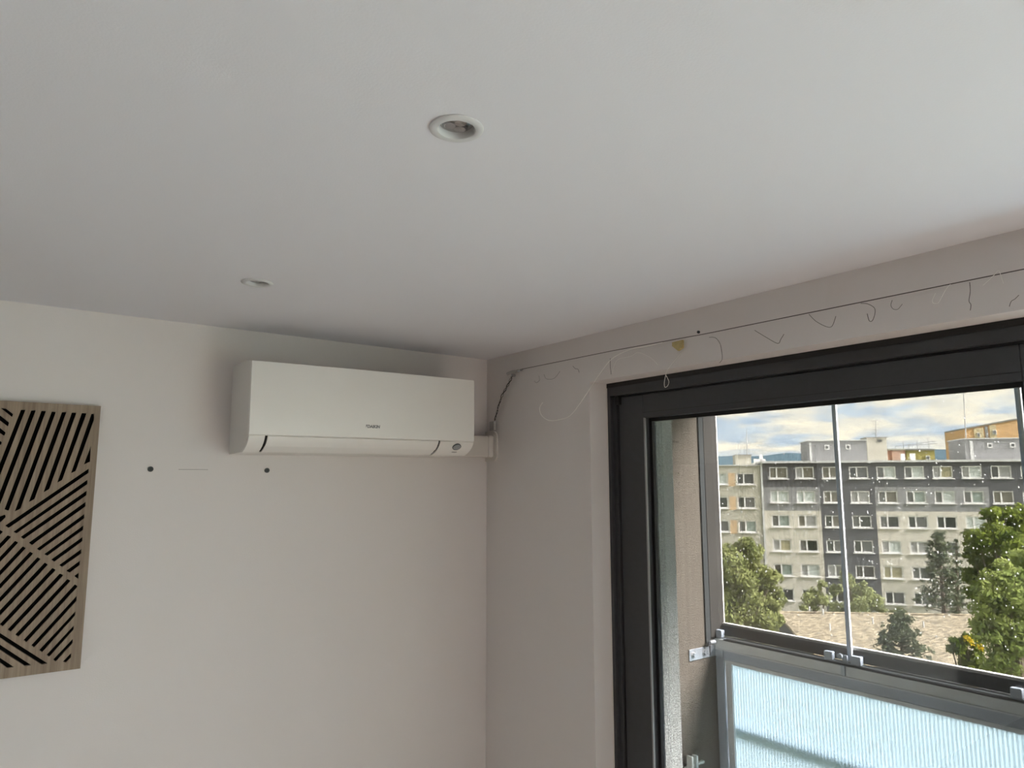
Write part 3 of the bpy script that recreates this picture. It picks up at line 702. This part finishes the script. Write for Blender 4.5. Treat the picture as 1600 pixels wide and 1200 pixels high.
mast(bA, (1368, 1369), 657, 683, 10, [(.02, .6), (.25, .25), (.55, .4), (.8, .3)])
mast(bA, (1504.5, 1509.5), 600, 687, 5, [(.9, .2)])
part_local('chimney', B((fac(1408, 710, 6)[0], 6, lz(ztop)), (fac(1414, 710, 6)[0], 6.4, lz(fac(1410, 709, 6)[1]))), C_WH, bA)
part_local('chimney', B((fac(1423, 710, 6)[0], 6, lz(ztop)), (fac(1430, 710, 6)[0], 6.4, lz(fac(1426, 708.5, 6)[1]))), C_WH, bA)

# ---- beige neighbour on the left
dB = 0.05
bB = thing('apartment_block', 'beige and orange apartment block left of the grey one', 'building', (P0.x, P0.y, GZ)); bB.rotation_euler = (0, 0, FROT)
sB1 = sL - .16; zB = fac(1150, 728, dB)[1]
wB = []; zr0 = fac(1165, 739, dB)[1]; pitch = 2.76
sa, sb_ = fac(1151, 750, dB)[0], fac(1109, 750, dB)[0]
for k in range(7):
    for s in (sa, sb_, sb_ - 3.0, sb_ - 6): wB.append((s, lz(zr0 - pitch * k - WH)))
so0, so1 = fac(1138.5, 760, dB)[0], fac(1149, 760, dB)[0]
zoneB = {'s': [so0, so1], 'z': [], 'f': lambda s, z: 1 if so0 < s < so1 and ((z + GZ - zr0) % pitch) > 1.2 else 0}
zoneB['z'] = sorted({lz(zr0 - pitch * k) for k in range(8)} | {lz(zr0 - pitch * k - WH - .2) for k in range(8)})
zoneB['f'] = lambda s, z: 1 if so0 < s < so1 and any(zr0 - pitch * k - WH - .2 < z + GZ < zr0 - pitch * k for k in range(8)) else 0
bm = bmesh.new(); facade(bm, sB1 - 16, sB1, 0, lz(zB), wB, zoneB); fo = part_local('facade', bm, [C_GB, C_OR], bB); fo.location.y = dB
part_local('building_core', B((sB1 - 16, dB + .3, 0), (sB1, dB + 11, lz(zB) - .02)), C_GB, bB)
part_local('cornice', B((sB1 - 16, dB - .1, lz(zB)), (sB1, dB + 11, lz(zB) + .12)), C_CO, bB)
pk = [(1, 1), (3, 3), (0, 0), (0, 0), (0, 0), (1, 1), (0, 2), (1, 2)]
kk = 0
for k in range(7):
    for j, s in enumerate((sa, sb_, sb_ - 3.0, sb_ - 6)):
        a, b = [(0, 0), (3, 3), (1, 1), (0, 1)][j] if k == 0 else ([(0, 1), (0, 0), (1, 1), (1, 0)][j] if k == 1 else [(1, 2), (1, 1), (0, 0), (2, 1)][j])
        add_window(bB, s, lz(zr0 - pitch * k - WH), PANES[a], PANES[b]); COL.objects[-1]
for o in bB.children:
    if o.name.startswith('window'): o.location.y += dB
dh = dB + 4
part_local('lift_house', B((fac(1149, 720, dh)[0], dh, lz(zB)), (fac(1174, 720, dh)[0], dh + 4, lz(fac(1160, 711.5, dh)[1]))), C_GB, bB)
part_local('hut_roof', B((fac(1148, 720, dh)[0], dh - .15, lz(fac(1160, 711.5, dh)[1])), (fac(1175, 720, dh)[0], dh + 4.1, lz(fac(1160, 711.5, dh)[1]) + .1)), C_RO, bB)
part_local('vent_stack', B((fac(1187, 715, dh)[0], dh, lz(zB)), (fac(1192, 715, dh)[0], dh + .5, lz(fac(1190, 710, dh)[1]))), C_WH, bB)
part_local('vent_stack', B((fac(1178, 715, dh)[0], dh, lz(zB)), (fac(1196, 715, dh)[0], dh + .5, lz(fac(1190, 717, dh)[1]))), C_WH, bB)
mast(bB, (1166.5, 1167.5), 672, 712, dh, [(.95, .15)])

# ---- taller blocks behind the roofline
def far_block(name_label, x0, x1, ytop, dep, mm, roofm, zones=(), wins_=(), ytopr=None):
    t = thing('apartment_block', name_label, 'building', (P0.x, P0.y, GZ)); t.rotation_euler = (0, 0, FROT)
    a, b = fac(x0, ytop, dep), fac(x1, ytopr or ytop, dep)
    bm = bmesh.new()
    v = [bm.verts.new(p) for p in ((a[0], dep, 0), (b[0], dep, 0), (b[0], dep, lz(b[1])), (a[0], dep, lz(a[1])), (a[0], dep + 10, 0), (b[0], dep + 10, 0), (b[0], dep + 10, lz(b[1])), (a[0], dep + 10, lz(a[1])))]
    for i in ((0, 1, 2, 3), (5, 4, 7, 6), (4, 0, 3, 7), (1, 5, 6, 2), (3, 2, 6, 7)): bm.faces.new([v[k] for k in i])
    part_local('wall', bm, mm, t)
    bm = bmesh.new()
    v = [bm.verts.new(p) for p in ((a[0] - .03, dep - .2, lz(a[1])), (b[0] + .03, dep - .2, lz(b[1])), (b[0] + .03, dep + 10, lz(b[1])), (a[0] - .03, dep + 10, lz(a[1])))]
    ve = bmesh.ops.extrude_face_region(bm, geom=[bm.faces.new(v)])['geom']
    bmesh.ops.translate(bm, verts=[q for q in ve if isinstance(q, bmesh.types.BMVert)], vec=(0, 0, .25)); part_local('roof_edge', bm, roofm, t)
    for (p, q, r_, s_, mz) in zones:
        c, d = fac(p, q, dep), fac(r_, s_, dep); part_local('wall_panel', B((c[0], dep - .12, lz(d[1])), (d[0], dep + .05, lz(c[1]))), mz, t)
    for (p, q, r_, s_) in wins_:
        c, d = fac(p, q, dep), fac(r_, s_, dep)
        w_ = part_local('window', B((c[0], dep - .2, lz(d[1])), (d[0], dep - .05, lz(c[1]))), C_WH, t)
        e_ = .12; part_local('pane', B((c[0] + e_, dep - .25, lz(d[1]) + e_), (d[0] - e_, dep - .1, lz(c[1]) - e_)), PANES[1], w_)
    return t
C_SAL = mat('salmon render', (.60, .30, .19), .9, var=.08, vscale=.8); C_PINK = mat('pale salmon render', (.72, .46, .34), .9, var=.05, vscale=.8)
C_OLI = mat('olive yellow render', (.42, .36, .11), .9, var=.06, vscale=.8)
C_ORB = mat('bright orange render', (.70, .44, .22), .9, var=.05, vscale=.8); C_YEL = mat('pale yellow render', (.62, .52, .33), .9)
far_block('salmon apartment block peeking over the grey roof beside the white hut', 1340, 1414, 703.5, 45, C_SAL, C_GB, [(1355, 704.5, 1377, 722, C_PINK), (1393, 704.5, 1412, 722, C_PINK)], [(1358, 711, 1361, 719), (1362, 711, 1368, 719), (1370, 711, 1373, 719)])
to = far_block('olive yellow apartment block top with roof aerials behind the grey roof', 1415.2, 1460, 703.5, 45, C_OLI, C_RO, [], [(1446, 712, 1453, 718)])
def aer(dep, segs, r=.05):
    for s_ in segs:
        bm = bmesh.new(); tube(bm, [(fac(x, y, dep)[0], dep, lz(fac(x, y, dep)[1])) for x, y in s_], r, 5); part_local('aerial', bm, LEDGREY, to)
aer(48, [[(1411, 689), (1411.5, 703)], [(1420, 694), (1420, 703)], [(1432.5, 689), (1433.5, 703)], [(1449.5, 684), (1452, 703)], [(1399, 697.5), (1462, 689.5)], [(1419, 696), (1464, 693)], [(1399, 697), (1399, 703)], [(1455, 689), (1463, 690)]])
far_block('tall orange apartment block rising above the grey hut, top right', 1506, 1592, 671, 60, C_ORB, C_RO, [(1521, 669, 1538, 690, C_YEL), (1538, 666, 1545, 690, C_MG), (1545, 664, 1558, 690, C_YEL)], [(1526, 676, 1531, 683), (1550, 672, 1557, 679)], 655)

# ---- low pavilion with a sandy flat roof
zr = CAM.z - 12.5
GRAV = mat('sandy roof sheeting', (.25, .21, .14), .95, var=.65, vscale=1.1, bump=1, bscale=1.1, stretch=(1, 3.2, 1), detail=8)
PW = mat('dark pavilion wall', (.13, .13, .14), .9, var=.1, vscale=1)
A, Bq = onZ(1211, 957, zr), onZ(1530, 962, zr); D = onZ(1285, 1040, zr); Cq = Bq + (D - A)
pv = thing('pavilion', 'low flat-roofed building with sandy roof in front of the apartment block', 'building', ((A.x + Cq.x) / 2, (A.y + Cq.y) / 2, GZ))
bm = bmesh.new(); lo = [bm.verts.new((p.x, p.y, GZ)) for p in (A, Bq, Cq, D)]; hi = [bm.verts.new((p.x, p.y, zr - .15)) for p in (A, Bq, Cq, D)]
for k in range(4): bm.faces.new((lo[k], lo[(k + 1) % 4], hi[(k + 1) % 4], hi[k]))
bm.faces.new(hi); build('wall', bm, PW, pv)
bm = bmesh.new(); g = 26; grid = []
rr_ = random.Random(2)
for i in range(g + 1):
    row = []
    for j in range(g + 1):
        u, v = i / g, j / g; p = A.lerp(Bq, u).lerp(D.lerp(Cq, u), v); row.append(bm.verts.new((p.x, p.y, zr + rr_.uniform(-.04, .06))))
    grid.append(row)
for i in range(g):
    for j in range(g): bm.faces.new((grid[i][j], grid[i + 1][j], grid[i + 1][j + 1], grid[i][j + 1]))
build('roof_sheet', bm, GRAV, pv)
bm = bmesh.new()
for a, b in ((A, Bq), (A, D)): tube(bm, [Vector((a.x, a.y, zr + .05)), Vector((b.x, b.y, zr + .05))], .10, 4)
build('roof_kerb', bm, GRAV, pv)
for x, y in ((1265, 957), (1286, 961), (1297, 985), (1364, 975), (1443, 981)):
    p = onZ(x, y, zr); bm = bmesh.new(); tube(bm, [p, p + Vector((0, 0, .55))], .09, 6); build('roof_vent', bm, C_CO, pv)

# ---- trees
def leafmat(name, a, b):
    M = bpy.data.materials.new(name); M.use_nodes = True; t = M.node_tree; t.nodes.clear()
    o = t.nodes.new('ShaderNodeOutputMaterial'); mx_ = t.nodes.new('ShaderNodeMixShader'); mx_.inputs[0].default_value = .4
    d = t.nodes.new('ShaderNodeBsdfDiffuse'); tr = t.nodes.new('ShaderNodeBsdfTranslucent')
    co = t.nodes.new('ShaderNodeTexCoord'); n = t.nodes.new('ShaderNodeTexNoise'); n.inputs['Scale'].default_value = .9; n.inputs['Detail'].default_value = 3
    r = t.nodes.new('ShaderNodeValToRGB'); e = r.color_ramp.elements; e[0].position = .35; e[0].color = (*a, 1); e[1].position = .65; e[1].color = (*b, 1)
    t.links.new(co.outputs['Object'], n.inputs['Vector']); t.links.new(n.outputs[0], r.inputs[0])
    t.links.new(r.outputs[0], d.inputs[0]); t.links.new(r.outputs[0], tr.inputs[0])
    t.links.new(d.outputs[0], mx_.inputs[1]); t.links.new(tr.outputs[0], mx_.inputs[2]); t.links.new(mx_.outputs[0], o.inputs[0]); return M
LF_A = leafmat('olive green leaves', (.19, .22, .08), (.34, .36, .15))
LF_B = leafmat('deep green leaves', (.085, .125, .025), (.26, .31, .06))
LF_C = leafmat('fresh green leaves', (.19, .25, .07), (.42, .47, .16))
LF_P = leafmat('grey green needles', (.10, .125, .08), (.19, .215, .13))
LF_L = leafmat('pale green leaves', (.29, .32, .15), (.46, .49, .24))
LF_Y = leafmat('yellow flowers', (.50, .34, .02), (.60, .46, .05))
BARK = mat('brown bark', (.12, .09, .065), .95, var=.2, vscale=3)
def rdir(r):
    z = r.uniform(-1, 1); a = r.uniform(0, 6.283); q = math.sqrt(1 - z * z); return Vector((q * math.cos(a), q * math.sin(a), z))
def leaves(bm, r, c, rad, n, size, shellp=.55):
    for _ in range(n):
        d = rdir(r); k = r.uniform(shellp, 1.05); p = c + Vector((d.x * rad[0], d.y * rad[1], d.z * rad[2])) * k
        nrm = (d + rdir(r) * .9).normalized(); t = nrm.orthogonal().normalized(); t = Matrix.Rotation(r.uniform(0, 6.28), 3, nrm) @ t; b = nrm.cross(t)
        s = size * r.uniform(.6, 1.3); l = s * 1.7
        bm.faces.new([bm.verts.new(p + q) for q in (t * -l * .5, b * s * .4, t * l * .5, b * -s * .4)])
def tree(label, px, pytop, dep, blobs, mt_, size, seed, trunk_px=None, dens=1.0):
    # blobs: (px, py, radius px) of the leaf clumps that make up the crown
    r = random.Random(seed); k = dep / F
    base = atdepth(trunk_px or px, pytop, dep); base.z = GZ
    t = thing('tree', label, 'tree', base)
    bm = bmesh.new(); cs_ = []
    for x, y, rp in blobs:
        dd = dep + r.uniform(-.6, .6) * rp * k * 1.6; c = atdepth(x, y, dd); rad = rp * k; cs_.append((c, rad))
        for _ in range(5):
            c2 = c + rdir(r) * rad * .55; leaves(bm, r, c2, (rad * .62, rad * .62, rad * .52), int(55 * dens * (rad / size) ** 1.25 * .35), size)
    o = build('foliage', bm, mt_, t); o['kind'] = 'stuff'
    top = sum((c.z for c, _ in cs_)) / len(cs_)
    mid = Vector((base.x, base.y, top - 1)); bm = bmesh.new(); tube(bm, [base, base.lerp(mid, .5) + Vector((.15, .1, 0)), mid], [.32, .24, .12], 8); build('trunk', bm, BARK, t)
    for c, rad in cs_:
        s_ = base.lerp(mid, r.uniform(.45, .9)); bm = bmesh.new(); tube(bm, [s_, s_.lerp(c, .5) + Vector((0, 0, -.3)), c], [.11, .08, .03], 5); build('branch', bm, BARK, t)
    return t
tree('bushy olive green tree at the left edge of the window view', 1165, 850, 48, [(1138, 862, 20), (1160, 858, 20), (1178, 872, 22), (1150, 890, 28), (1185, 900, 26), (1205, 908, 20), (1160, 925, 32), (1195, 935, 28), (1215, 930, 13), (1130, 915, 28), (1140, 955, 34), (1180, 965, 32), (1205, 962, 18), (1120, 880, 25), (1212, 945, 12)], LF_A, .20, 3, 1160)
tree('pale small leafy tree in front of the cream wall', 1268, 935, 71, [(1262, 935, 10), (1275, 925, 11), (1270, 945, 12), (1285, 915, 8), (1255, 950, 7), (1290, 935, 12)], LF_L, .20, 5, 1270, .55)
tree('pale green tree in front of the dark grey stairwell columns', 1335, 920, 75, [(1310, 925, 15), (1325, 908, 12), (1335, 930, 20), (1355, 935, 20), (1372, 940, 13), (1310, 948, 14), (1375, 952, 10), (1340, 950, 18), (1320, 895, 8), (1345, 912, 8)], LF_L, .22, 6, 1340, .6)
tree('low pale shrub under the window above the sandy roof', 1403, 955, 72, [(1395, 956, 6), (1405, 955, 7), (1412, 957, 5)], LF_L, .18, 7, 1404, .7)
tree('large deep green tree at the right with layered branches', 1565, 800, 43, [(1548, 815, 20), (1570, 812, 22), (1595, 812, 26), (1530, 845, 22), (1560, 848, 30), (1595, 850, 32), (1522, 870, 18), (1545, 880, 26), (1580, 885, 32), (1520, 900, 14), (1535, 910, 20), (1620, 870, 34), (1520, 925, 12), (1550, 800, 10)], LF_B, .20, 8, 1562)
tree('bright fresh green tree in the lower right of the window view', 1575, 880, 34, [(1580, 890, 22), (1600, 880, 24), (1555, 908, 20), (1535, 925, 18), (1575, 925, 32), (1605, 930, 32), (1545, 955, 28), (1585, 965, 34), (1540, 985, 22), (1570, 1000, 32), (1605, 1005, 34), (1560, 1035, 28), (1595, 1045, 32), (1625, 960, 34)], LF_C, .17, 9, 1580)
yb = tree('dark green shrub bearing a patch of yellow blossom', 1510, 1010, 42, [(1495, 1008, 12), (1510, 1000, 12), (1525, 1012, 14), (1505, 1025, 14), (1530, 1035, 16), (1488, 1015, 8), (1515, 1045, 14)], LF_B, .17, 10, 1515)
bm = bmesh.new(); r_ = random.Random(5)
for x, y, rp in ((1511, 997, 6), (1518, 1003, 7), (1529, 1008, 7), (1533, 1013, 5)): leaves(bm, r_, atdepth(x, y, 40.9), (rp * 41 / F, rp * 41 / F, rp * 41 / F), 26, .10, .2)
o = build('blossom', bm, LF_Y, yb); o['kind'] = 'stuff'
def pine(label, px, ptop, pbot, halfw, dep, seed, lean=0, dens=1.0, nl=15):
    r = random.Random(seed); k = dep / F; top = atdepth(px, ptop, dep); base = atdepth(px + lean, pbot, dep); base.z = GZ
    t = thing('tree', label, 'tree', base)
    bm = bmesh.new(); tube(bm, [base, base.lerp(top, .6), top], [.28, .18, .03], 7); build('trunk', bm, BARK, t)
    zb_ = atdepth(px, pbot, dep).z; bl = bmesh.new(); hw = halfw * k
    for i in range(nl):
        f_ = i / (nl - 1); z = top.z + (zb_ - top.z) * f_; ax = base.lerp(top, (z - base.z) / (top.z - base.z))
        for j in range(6):
            a = r.uniform(0, 6.283); ln_ = hw * (.14 + .86 * f_ ** .75) * r.uniform(.65, 1.05)
            tip = ax + Vector((math.cos(a) * ln_, math.sin(a) * ln_, ln_ * .30)); bmb = bmesh.new(); tube(bmb, [ax, ax.lerp(tip, .6) + Vector((0, 0, -.06 * ln_)), tip], [.05, .03, .012], 4); build('branch', bmb, BARK, t)
            for _ in range(int(9 * dens)):
                q = ax.lerp(tip, r.uniform(.35, 1.05)); leaves(bl, r, q + rdir(r) * .12 * hw, (.13 * hw, .13 * hw, .10 * hw), 9, .045 * hw + .05, .1)
    o = build('needles', bl, LF_P, t); o['kind'] = 'stuff'; return t
pine('tall grey green pine standing before the cream facade', 1466, 838, 955, 42, 71.5, 21, 8, .62)
pine('thin dark pine close beside the taller pine', 1494, 845, 958, 14, 76, 22, -2, .8, 11)
pine('young pine sticking up in front of the sandy roof', 1406, 964, 1040, 46, 40, 23, 2, .9, 11)
